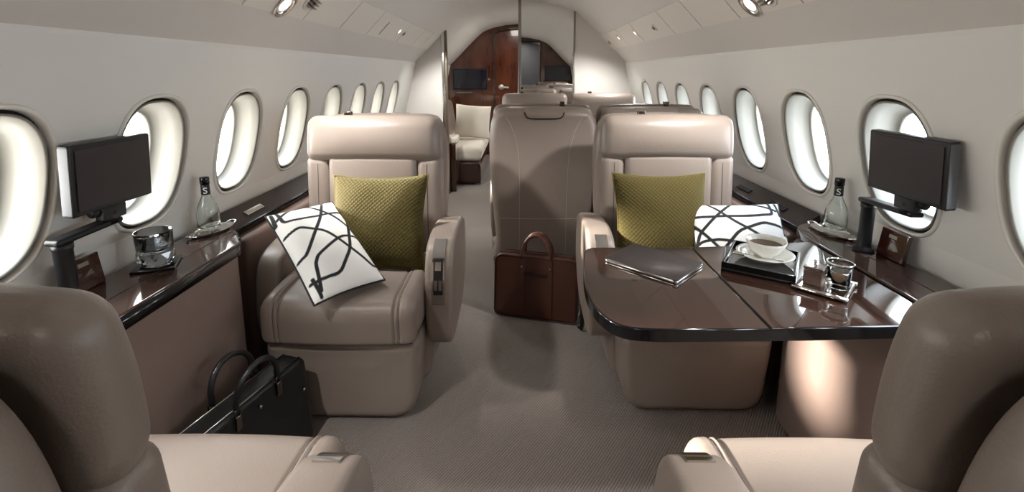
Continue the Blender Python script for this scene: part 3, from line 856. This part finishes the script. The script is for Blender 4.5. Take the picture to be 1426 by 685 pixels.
br = bottle((1.085, 1.585, ZT + .0125), 'clear glass bottle with black cap on the right console', R(-34))
def tray_oval(loc, label, rz):
    t = thing('serving_tray', label, 'tray', loc, rz, 'small oval chrome trays')
    bm = B(); n = 40
    def ring(a, b, z): return [bm.verts.new((a * math.cos(2 * PI * i / n), b * math.sin(2 * PI * i / n), z)) for i in range(n)]
    rs = [ring(.040, .070, 0), ring(.044, .078, .004), ring(.046, .082, .0095), ring(.043, .078, .0095), ring(.041, .074, .0065)]
    for a, b in zip(rs, rs[1:]):
        for i in range(n): bm.faces.new((a[i], a[(i + 1) % n], b[(i + 1) % n], b[i]))
    bm.faces.new(rs[0]); bm.faces.new(rs[-1]); link('dish', bm, CHROME, t, sharp=40)
    for sg in (-1, 1):
        bm = B(); tube(bm, catmull([(-.016, sg * .079, .008), (-.010, sg * .094, .012), (.010, sg * .094, .012), (.016, sg * .079, .008)], 5, False), .003, 6); link('handle', bm, CHROME, t)
    return t
tray_oval((-1.072, 1.57, ZT), 'small chrome tray under the bottle on left console', R(-12))
tray_oval((1.078, 1.585, ZT), 'small chrome tray under the bottle on right console', R(12))

# tumbler and coaster, left console
bm = B(); rbox(bm, (0, 0, .004), (.105, .105, .008), .003, 2); o = link('coaster', bm, EDGE); o.location = (-1.042, 1.275, ZT); o.rotation_euler = (0, 0, R(25)); tag(o, 'square black coaster under the smoked glass tumbler', 'coaster')
t = thing('tumbler', 'smoked grey glass tumbler with faceted base, on left console', 'glass', (-1.042, 1.275, ZT + .008))
bm = B(); seg = 10
def fac(r, z, o): return [bm.verts.new((r * math.cos(2 * PI * (i + o) / seg), r * math.sin(2 * PI * (i + o) / seg), z)) for i in range(seg)]
rs = [fac(.036, 0, 0), fac(.0475, .018, .5), fac(.0455, .037, 0)]
bm.faces.new(rs[0][::-1])
for k_, (a, b) in enumerate(zip(rs, rs[1:])):
    for i in range(seg):
        j = (i + 1) % seg
        if k_ == 0: bm.faces.new((a[i], a[j], b[i])); bm.faces.new((b[i], a[j], b[j]))
        else: bm.faces.new((a[i], b[j], b[i])); bm.faces.new((a[i], a[j], b[j]))
bm.faces.new(rs[-1])
link('faceted_foot', bm, SMOKE, t, smooth=False)
bm = B(); lathe(bm, [(0, .0375), (.044, .0375), (.0445, .05), (.0465, .095), (.0460, .097), (.0435, .096), (.0420, .06), (.041, .045), (0, .043)], seg=36); link('bowl', bm, SMOKE, t)

# tablet in its folio
t = thing('tablet', 'closed dark tablet with silver edge lying on the table', 'tablet', (.388, 1.31, ZT), R(47))
ol = roundpoly([(-.085, -.112), (.085, -.112), (.085, .112), (-.085, .112)], .010, 4)
bm = B(); rprism(bm, ol, .004, .0015, lambda a, b, c: (a, b, .0045 + c), 3); link('body', bm, CHROME, t, sharp=50)
bm = B(); rprism(bm, ol, .0015, .001, lambda a, b, c: (a, b, .0105 + c), 2); link('cover', bm, mat('dark cover', (40, 34, 38), .4, coat=.3), t, sharp=50)
bm = B(); tube(bm, [(-.086, -.1, .007), (-.086, .1, .007)], .004); link('hinge', bm, STEEL, t)

# black square tray with cup and saucer
TR = R(-45)
tx, ty = .697, 1.305
trz = math.atan2(1.198 - 1.278, .670 - .545)
t = thing('serving_tray', 'square black lacquer tray carrying the white cup', 'tray', (tx, ty, ZT), trz)
W2, D2 = .090, .105
bm = B(); box(bm, -W2, W2, -D2, D2, .006, .012, .001); link('tray_base', bm, mat('grey mirror base', (70, 68, 66), .08, coat=1.), t, smooth=False)
bm = B()
for a in ((-W2, W2, -D2, -D2 + .007), (-W2, W2, D2 - .007, D2), (-W2, -W2 + .007, -D2, D2), (W2 - .007, W2, -D2, D2)): box(bm, a[0], a[1], a[2], a[3], 0, .027, .0015)
link('rim', bm, EDGE, t)
def lathe_thing(name, prof, loc, m, label, cat, seg=40):
    bm = B(); lathe(bm, prof, seg=seg); o = link(name, bm, m); o.location = loc; tag(o, label, cat); return o
sx_, sy_ = tx + .013, ty + .011
lathe_thing('saucer', [(0, 0), (.028, 0), (.032, .004), (.060, .012), (.075, .022), (.077, .0235), (.075, .025), (.058, .016), (.030, .0085), (0, .008)], (sx_, sy_, ZT + .012), CHINA, 'white china saucer under the coffee cup', 'saucer')
t = thing('coffee_cup', 'white china cup of coffee on saucer in the black tray', 'cup', (sx_ + .004, sy_ + .006, ZT + .0205), R(200))
bm = B(); lathe(bm, [(0, 0), (.022, 0), (.023, .004), (.030, .010), (.045, .024), (.052, .042), (.054, .050), (.052, .050), (.048, .040), (.040, .024), (.026, .010), (0, .007)], seg=40); link('bowl', bm, CHINA, t)
bm = B(); lathe(bm, [(0, .036), (.0462, .036)], seg=32); link('coffee', bm, COFFEE, t)
bm = B(); tube(bm, catmull([(-.050, 0, .044), (-.070, 0, .046), (-.074, 0, .032), (-.058, 0, .020), (-.042, 0, .020)], 6, False), .004, 8, flat=1.4); link('handle', bm, CHINA, t)
t = thing('teaspoon', 'small silver spoon lying on the saucer', 'spoon', (sx_ - .045, sy_ - .038, ZT + .036), R(-40))
bm = B(); tube(bm, [(-.03, 0, .002), (0, 0, .0), (.045, 0, .004), (.07, 0, .006)], [.0018, .0015, .0018, .003], 8, flat=.6); link('handle', bm, CHROME, t)
bm = B(); rbox(bm, (-.043, 0, .0), (.032, .02, .006), .0029, 3); link('bowl', bm, CHROME, t)

# condiment set on silver tray
cx_, cy_ = .786, 1.160
rz = math.atan2(1.095 - 1.164, .774 - .700)
t = thing('condiment_tray', 'small silver tray with rod edges at the table right, nearest us', 'tray', (cx_, cy_, ZT), rz)
hw, hd = .052, .062
bm = B(); box(bm, -hw, hw, -hd, hd, .006, .009, .001); link('plate', bm, CHROME, t, smooth=False)
for yy in (-hd, hd):
    bm = B(); cyl(bm, (-hw - .008, yy, .009), (hw + .008, yy, .009), .0055, 14); link('rod', bm, CHROME, t)
for xx in (-hw, hw):
    bm = B(); cyl(bm, (xx, -hd, .007), (xx, hd, .007), .0045, 14); link('rod', bm, STEEL, t)
def onrz(dx, dy): return (cx_ + dx * math.cos(rz) - dy * math.sin(rz), cy_ + dx * math.sin(rz) + dy * math.cos(rz))
p = onrz(-.024, -.005)
t = thing('mustard_pot', 'square metal pot with small knob on the silver tray', 'pot', (p[0], p[1], ZT + .009), rz)
bm = B(); rbox(bm, (0, 0, .021), (.043, .043, .042), .003, 3); link('body', bm, mat('brushed bronze', (128, 108, 98), .22, metal=.8), t)
bm = B(); rbox(bm, (0, 0, .0455), (.047, .047, .006), .002, 2); ld = link('lid', bm, CHROME, t)
bm = B(); lathe(bm, [(0, .048), (.004, .048), (.0035, .054), (.006, .058), (.006, .062), (0, .064)], seg=16); link('knob', bm, CHROME, ld)
p = onrz(.026, .012)
t = thing('glass_jar', 'round clear glass jar with silver rim on the silver tray', 'jar', (p[0], p[1], ZT + .009), rz)
bm = B(); lathe(bm, [(0, 0), (.024, 0), (.026, .004), (.026, .055), (.030, .064), (.0275, .064), (.0235, .055), (.0235, .006), (0, .005)], seg=32); link('body', bm, GLASS, t)
bm = B(); lathe(bm, [(.0295, .062), (.031, .064), (.0305, .067), (.0275, .067), (.027, .063), (.0295, .062)], seg=32); link('rim', bm, CHROME, t)
bm = B(); lathe(bm, [(0, .006), (.022, .006), (.022, .024), (0, .026)], seg=24); link('contents', bm, mat('brown sugar', (120, 86, 60), .8), t)
p = onrz(.012, -.036)
t = thing('salt_cellar', 'tiny silver shaker at the front of the silver tray', 'shaker', (p[0], p[1], ZT + .009), rz)
bm = B(); lathe(bm, [(0, 0), (.009, 0), (.0095, .004), (.0065, .012), (.0085, .020), (.0075, .028), (0, .029)], seg=20); link('body', bm, CHROME, t)
bm = B(); lathe(bm, [(0, .0285), (.0055, .0285), (.005, .033), (0, .036)], seg=16); link('lid', bm, STEEL, t)

# ------------------------------------------------------------------ bags
def arc_handle(x0, x1, z0, zt, y, r, lean=0, drop=.03):
    xm = (x0 + x1) / 2; hw_ = (x1 - x0) / 2; pts = [(x0, y, z0 - drop), (x0, y, z0)]
    for i in range(1, 16):
        a = PI * i / 16; pts.append((xm - hw_ * math.cos(a), y + lean * math.sin(a), z0 + (zt - z0) * math.sin(a) ** .85))
    pts += [(x1, y, z0), (x1, y, z0 - drop)]
    return pts
t = thing('briefcase', 'brown leather briefcase standing on the carpet behind the aisle seat shell', 'bag', (.088, 2.238, 0), R(-14))
ol = roundpoly([(-.212, .004), (.208, .004), (.212, .325), (-.208, .325)], [.03, .03, .055, .045], 8)
bm = B(); rprism(bm, ol, .047, .012, lambda a, b, c: (a, c * (1.0 - .25 * max(0, (b - .1)) / .24) + 0, b), 4); body = link('body', bm, BROWNL, t, sharp=60)
for sgn in (-1, 1):
    bm = B(); yy = sgn * .048
    n_ = ol; pp = [(a * .985, (yy * (1.0 - .25 * max(0, (b - .1)) / .24)), (b - .165) * .985 + .165) for a, b in ol]; tube(bm, pp, .0032, 6, closed=True); link('edge_piping', bm, BROWND, body)
for sgn in (-1, 1):
    for xx in (-.068, .072):
        bm = B(); n = 8; rows = []
        for i in range(n + 1):
            z = .02 + i * (.312 - .02) / n; y = sgn * (.0475 * (1 - .25 * max(0, z - .1) / .24)); rows.append([bm.verts.new((xx - .012, y, z)), bm.verts.new((xx - .012, y + sgn * .004, z)), bm.verts.new((xx + .012, y + sgn * .004, z)), bm.verts.new((xx + .012, y, z))])
        for a, b in zip(rows, rows[1:]):
            for j in range(4): bm.faces.new((a[j], a[(j + 1) % 4], b[(j + 1) % 4], b[j]))
        st = link('strap', bm, BROWNL, t, smooth=False)
        bm = B(); yy = sgn * .043; cyl(bm, (xx, yy, .272), (xx, yy + sgn * .004, .272), .0045, 12); link('stud', bm, CHROME, st)
    bm = B(); tube(bm, arc_handle(-.068, .072, .322, .43, sgn * .030, .008, -sgn * .012), .0085, 10); link('handle', bm, BROWNL, t)
bm = B(); box(bm, -.056, .060, -.0485, -.040, .232, .250, .002, 2); link('front_tab', bm, BROWND, t)
bm = B(); box(bm, -.19, .19, -.006, .006, .322, .3275, .001); link('zipper', bm, BROWND, t)
bm = B(); tube(bm, [(.214 + .014 * math.cos(a), 0, .285 + .014 * math.sin(a)) for a in [2 * PI * i / 14 for i in range(14)]], .002, 6, closed=True); link('strap_ring', bm, CHROME, t)
bm = B(); pts_ = catmull([(.214, 0, .272), (.222, -.02, .24), (.228, -.04, .20), (.236, -.08, .13), (.240, -.10, .05), (.236, -.09, .012), (.222, -.06, .006)], 6, False)
for a, b in zip(pts_, pts_[1:]): pass
tube(bm, pts_, .010, 8, flat=.3); link('shoulder_strap', bm, BLACKL, t)
bm = B(); tube(bm, [(-.212 - .012 * abs(math.cos(a)) * (1 if math.cos(a) < 0 else -0.3), 0, .285 + .012 * math.sin(a)) for a in [2 * PI * i / 14 for i in range(14)]], .002, 6, closed=True); link('strap_ring', bm, BRONZE, t)

t = thing('briefcase', 'black leather bag with two arched handles leaning on the left console side', 'bag', (-.795, 1.235, 0), R(75))
ol = roundpoly([(-.20, .004), (.20, .004), (.20, .30), (-.20, .30)], [.03, .03, .03, .03], 6)
def fbk(a, b, c): return (a, c * (1 - .35 * b / .3), b)
bm = B(); rprism(bm, ol, .062, .015, fbk, 4); body = link('body', bm, BLACKL, t, sharp=60)
for sgn in (-1, 1):
    bm = B(); tube(bm, [(-.185, sgn * .030, .302), (.185, sgn * .030, .302)], .0022, 6); link('zipper', bm, STEEL, body)
    bm = B(); tube(bm, arc_handle(-.075, .075, .315, .405, sgn * .042, .01, sgn * .01, .01), .0085, 10); link('handle', bm, BLACKL, t)
    for xx in (-.075, .075):
        bm = B(); tube(bm, [(xx + .010 * math.cos(a), sgn * .046, .298 + .013 * math.sin(a)) for a in [2 * PI * i / 14 for i in range(14)]], .0028, 6, closed=True)
        rbox(bm, (xx, sgn * .046, .268), (.020, .008, .044), .003, 2); link('handle_ring', bm, BRONZE, t)
bm = B(); cyl(bm, (0, -.046, .262), (0, -.051, .262), .0055, 12); link('stud', bm, CHROME, t)
bm = B(); cyl(bm, (.17, -.050, .20), (.17, -.056, .20), .0055, 12); link('stud', bm, CHROME, t)
bm = B(); box(bm, -.16, .16, -.0615, -.050, .05, .19, .003, 2, M=Matrix.Rotation(R(-4), 4, 'X')); link('front_pocket', bm, BLACKL, t)

# ------------------------------------------------------------------ aft divan
t = thing('divan', 'taupe and cream divan along the left side of the aft room', 'sofa', (-.72, 5.72, 0))
bm = B(); box(bm, -.33, .30, -.70, .85, .02, .26, .03, 4); link('base', bm, MAHOGD, t)
for i in range(2):
    bm = B(); rbox(bm, (0, -.32 + i * .77, .345), (.62, .76, .17), .06, 8); link('seat_cushion', bm, CREAM, t)
    bm = B(); rbox(bm, (-.21, -.32 + i * .77, .62), (.14, .74, .46), .06, 8, lambda x, y, z: (x - (z - .4) * .15, y, z)); link('back_cushion', bm, LEATHER, t)
t = thing('side_cabinet', 'narrow dark cabinet with pale top just past the left bulkhead', 'cabinet', (-.74, 4.86, 0))
bm = B(); box(bm, -.09, .09, -.12, .12, 0, .50, .006, 2); link('body', bm, MAHOGD, t)
bm = B(); box(bm, -.10, .10, -.13, .13, .50, .565, .02, 3); link('top', bm, CREAM, t)
o = link('cream_pillow', pillow_mesh(.42, .40, .12, 30, .05), CREAM); tag(o, 'cream square pillow on the aft divan under the television', 'pillow')
o.matrix_world = Matrix.Translation((-.56, 5.62, .635)) @ Matrix.Rotation(R(8), 4, 'Z') @ Matrix.Rotation(R(74), 4, 'X') @ Matrix.Rotation(R(-5), 4, 'Z')

# ------------------------------------------------------------------ daylight, seat spots and added fill lights
def area(name, loc, rot, sx_, sy_, e, col=(1, .95, .88)):
    L = bpy.data.lights.new(name, 'AREA'); L.shape = 'RECTANGLE'; L.size = sx_; L.size_y = sy_; L.energy = e; L.color = col
    o = bpy.data.objects.new(name, L); C.objects.link(o); o.location = loc; o.rotation_euler = rot; return o
def spot(loc, to, e, deg, r=.03):
    L = bpy.data.lights.new('seat_fill_spot', 'SPOT'); L.energy = e; L.spot_size = R(deg); L.spot_blend = .8; L.shadow_soft_size = r; L.color = (1, .99, .96)  # spots added to brighten the seats; only some sit near a modelled reading light
    o = bpy.data.objects.new('seat_fill_spot', L); C.objects.link(o); o.location = loc
    o.rotation_euler = (Vector(to) - Vector(loc)).to_track_quat('-Z', 'Y').to_euler()
for sx in (-1, 1):
    for yy, ty_, tz, e_, dg_ in ((.62, .80, .45, 30., 72), (1.66, 2.0, .85, 34., 80), (3.32, 3.1, .6, 14., 100), (4.05, 4.4, .8, 22., 110)):
        p = pan(sx, .36, yy, .03); spot(p, (sx * .60, ty_, tz), e_, dg_)
area('galley_fill_light', (0, YF - .75, 1.86), (0, 0, 0), .3, .5, 5)  # added fill with no fixture, lights the galley for the mirror
area('aft_fill_light', (0, 5.9, 1.86), (0, 0, 0), .3, 1.4, 8)  # unseen fill added to brighten the aft room, no fixture there
sun = bpy.data.lights.new('sun', 'SUN'); sun.energy = 16.; sun.angle = R(5); sun.color = (1, .95, .86)
so = bpy.data.objects.new('sun', sun); C.objects.link(so)
so.rotation_euler = Vector((2.02, -.02, -.58)).to_track_quat('-Z', 'Y').to_euler()

w = bpy.data.worlds.new('sky'); bpy.context.scene.world = w; w.use_nodes = True
nt = w.node_tree; bg = nt.nodes['Background']
tc = nt.nodes.new('ShaderNodeTexCoord'); sp = nt.nodes.new('ShaderNodeSeparateXYZ'); cr = nt.nodes.new('ShaderNodeValToRGB'); mr = nt.nodes.new('ShaderNodeMapRange')
mr.inputs[1].default_value = -1; mr.inputs[2].default_value = 1
nt.links.new(tc.outputs['Generated'], sp.inputs[0]); nt.links.new(sp.outputs['Z'], mr.inputs[0]); nt.links.new(mr.outputs[0], cr.inputs[0]); mc = nt.nodes.new('ShaderNodeMix'); mc.data_type = 'RGBA'; mc.inputs[6].default_value = (1., .965, .91, 1); mc.inputs[7].default_value = (.86, .93, 1., 1)
mx_ = nt.nodes.new('ShaderNodeMapRange'); mx_.inputs[1].default_value = -.5; mx_.inputs[2].default_value = .5
ml = nt.nodes.new('ShaderNodeMix'); ml.data_type = 'RGBA'; ml.blend_type = 'MULTIPLY'; ml.inputs[0].default_value = 1
nt.links.new(sp.outputs['X'], mx_.inputs[0]); nt.links.new(mx_.outputs[0], mc.inputs[0]); nt.links.new(mc.outputs[2], ml.inputs[6]); nt.links.new(cr.outputs[0], ml.inputs[7]); nt.links.new(ml.outputs[2], bg.inputs[0])
e = cr.color_ramp.elements; e[0].position = 0; e[0].color = (.8, .8, .8, 1); e[1].position = 1; e[1].color = (.75, .86, 1, 1)
for p_, c_ in ((.44, (.85, .85, .85, 1)), (.53, (.85, .86, .86, 1)), (.70, (.97, .98, 1, 1))):
    q = e.new(p_); q.color = c_
bg.inputs[1].default_value = SKY

# ------------------------------------------------------------------ camera (shifted lens, as the photograph's crop)
Fpx = 660.; PX, PY = 713., 209.; VX, VY = 724., 100.; H = 1.22
th = math.atan((PY - VY) / Fpx); yaw = math.atan((VX - PX) / Fpx) * math.cos(th)
cam = bpy.data.cameras.new('camera'); co = bpy.data.objects.new('camera', cam); C.objects.link(co)
cam.sensor_fit = 'HORIZONTAL'; cam.sensor_width = 36; cam.lens = Fpx / 1426 * 36
cam.shift_x = (713. - PX) / 1426; cam.shift_y = -(342.5 - PY) / 1426
cam.clip_start = .02
co.location = (0, 0, H); co.rotation_euler = (PI / 2 - th, 0, yaw)
sc = bpy.context.scene; sc.camera = co
vs = sc.view_settings; sc.display_settings.display_device = 'sRGB'
vs.view_transform = 'Standard'; vs.look = 'None'; vs.gamma = 1; vs.exposure = .75; vs.use_curve_mapping = False
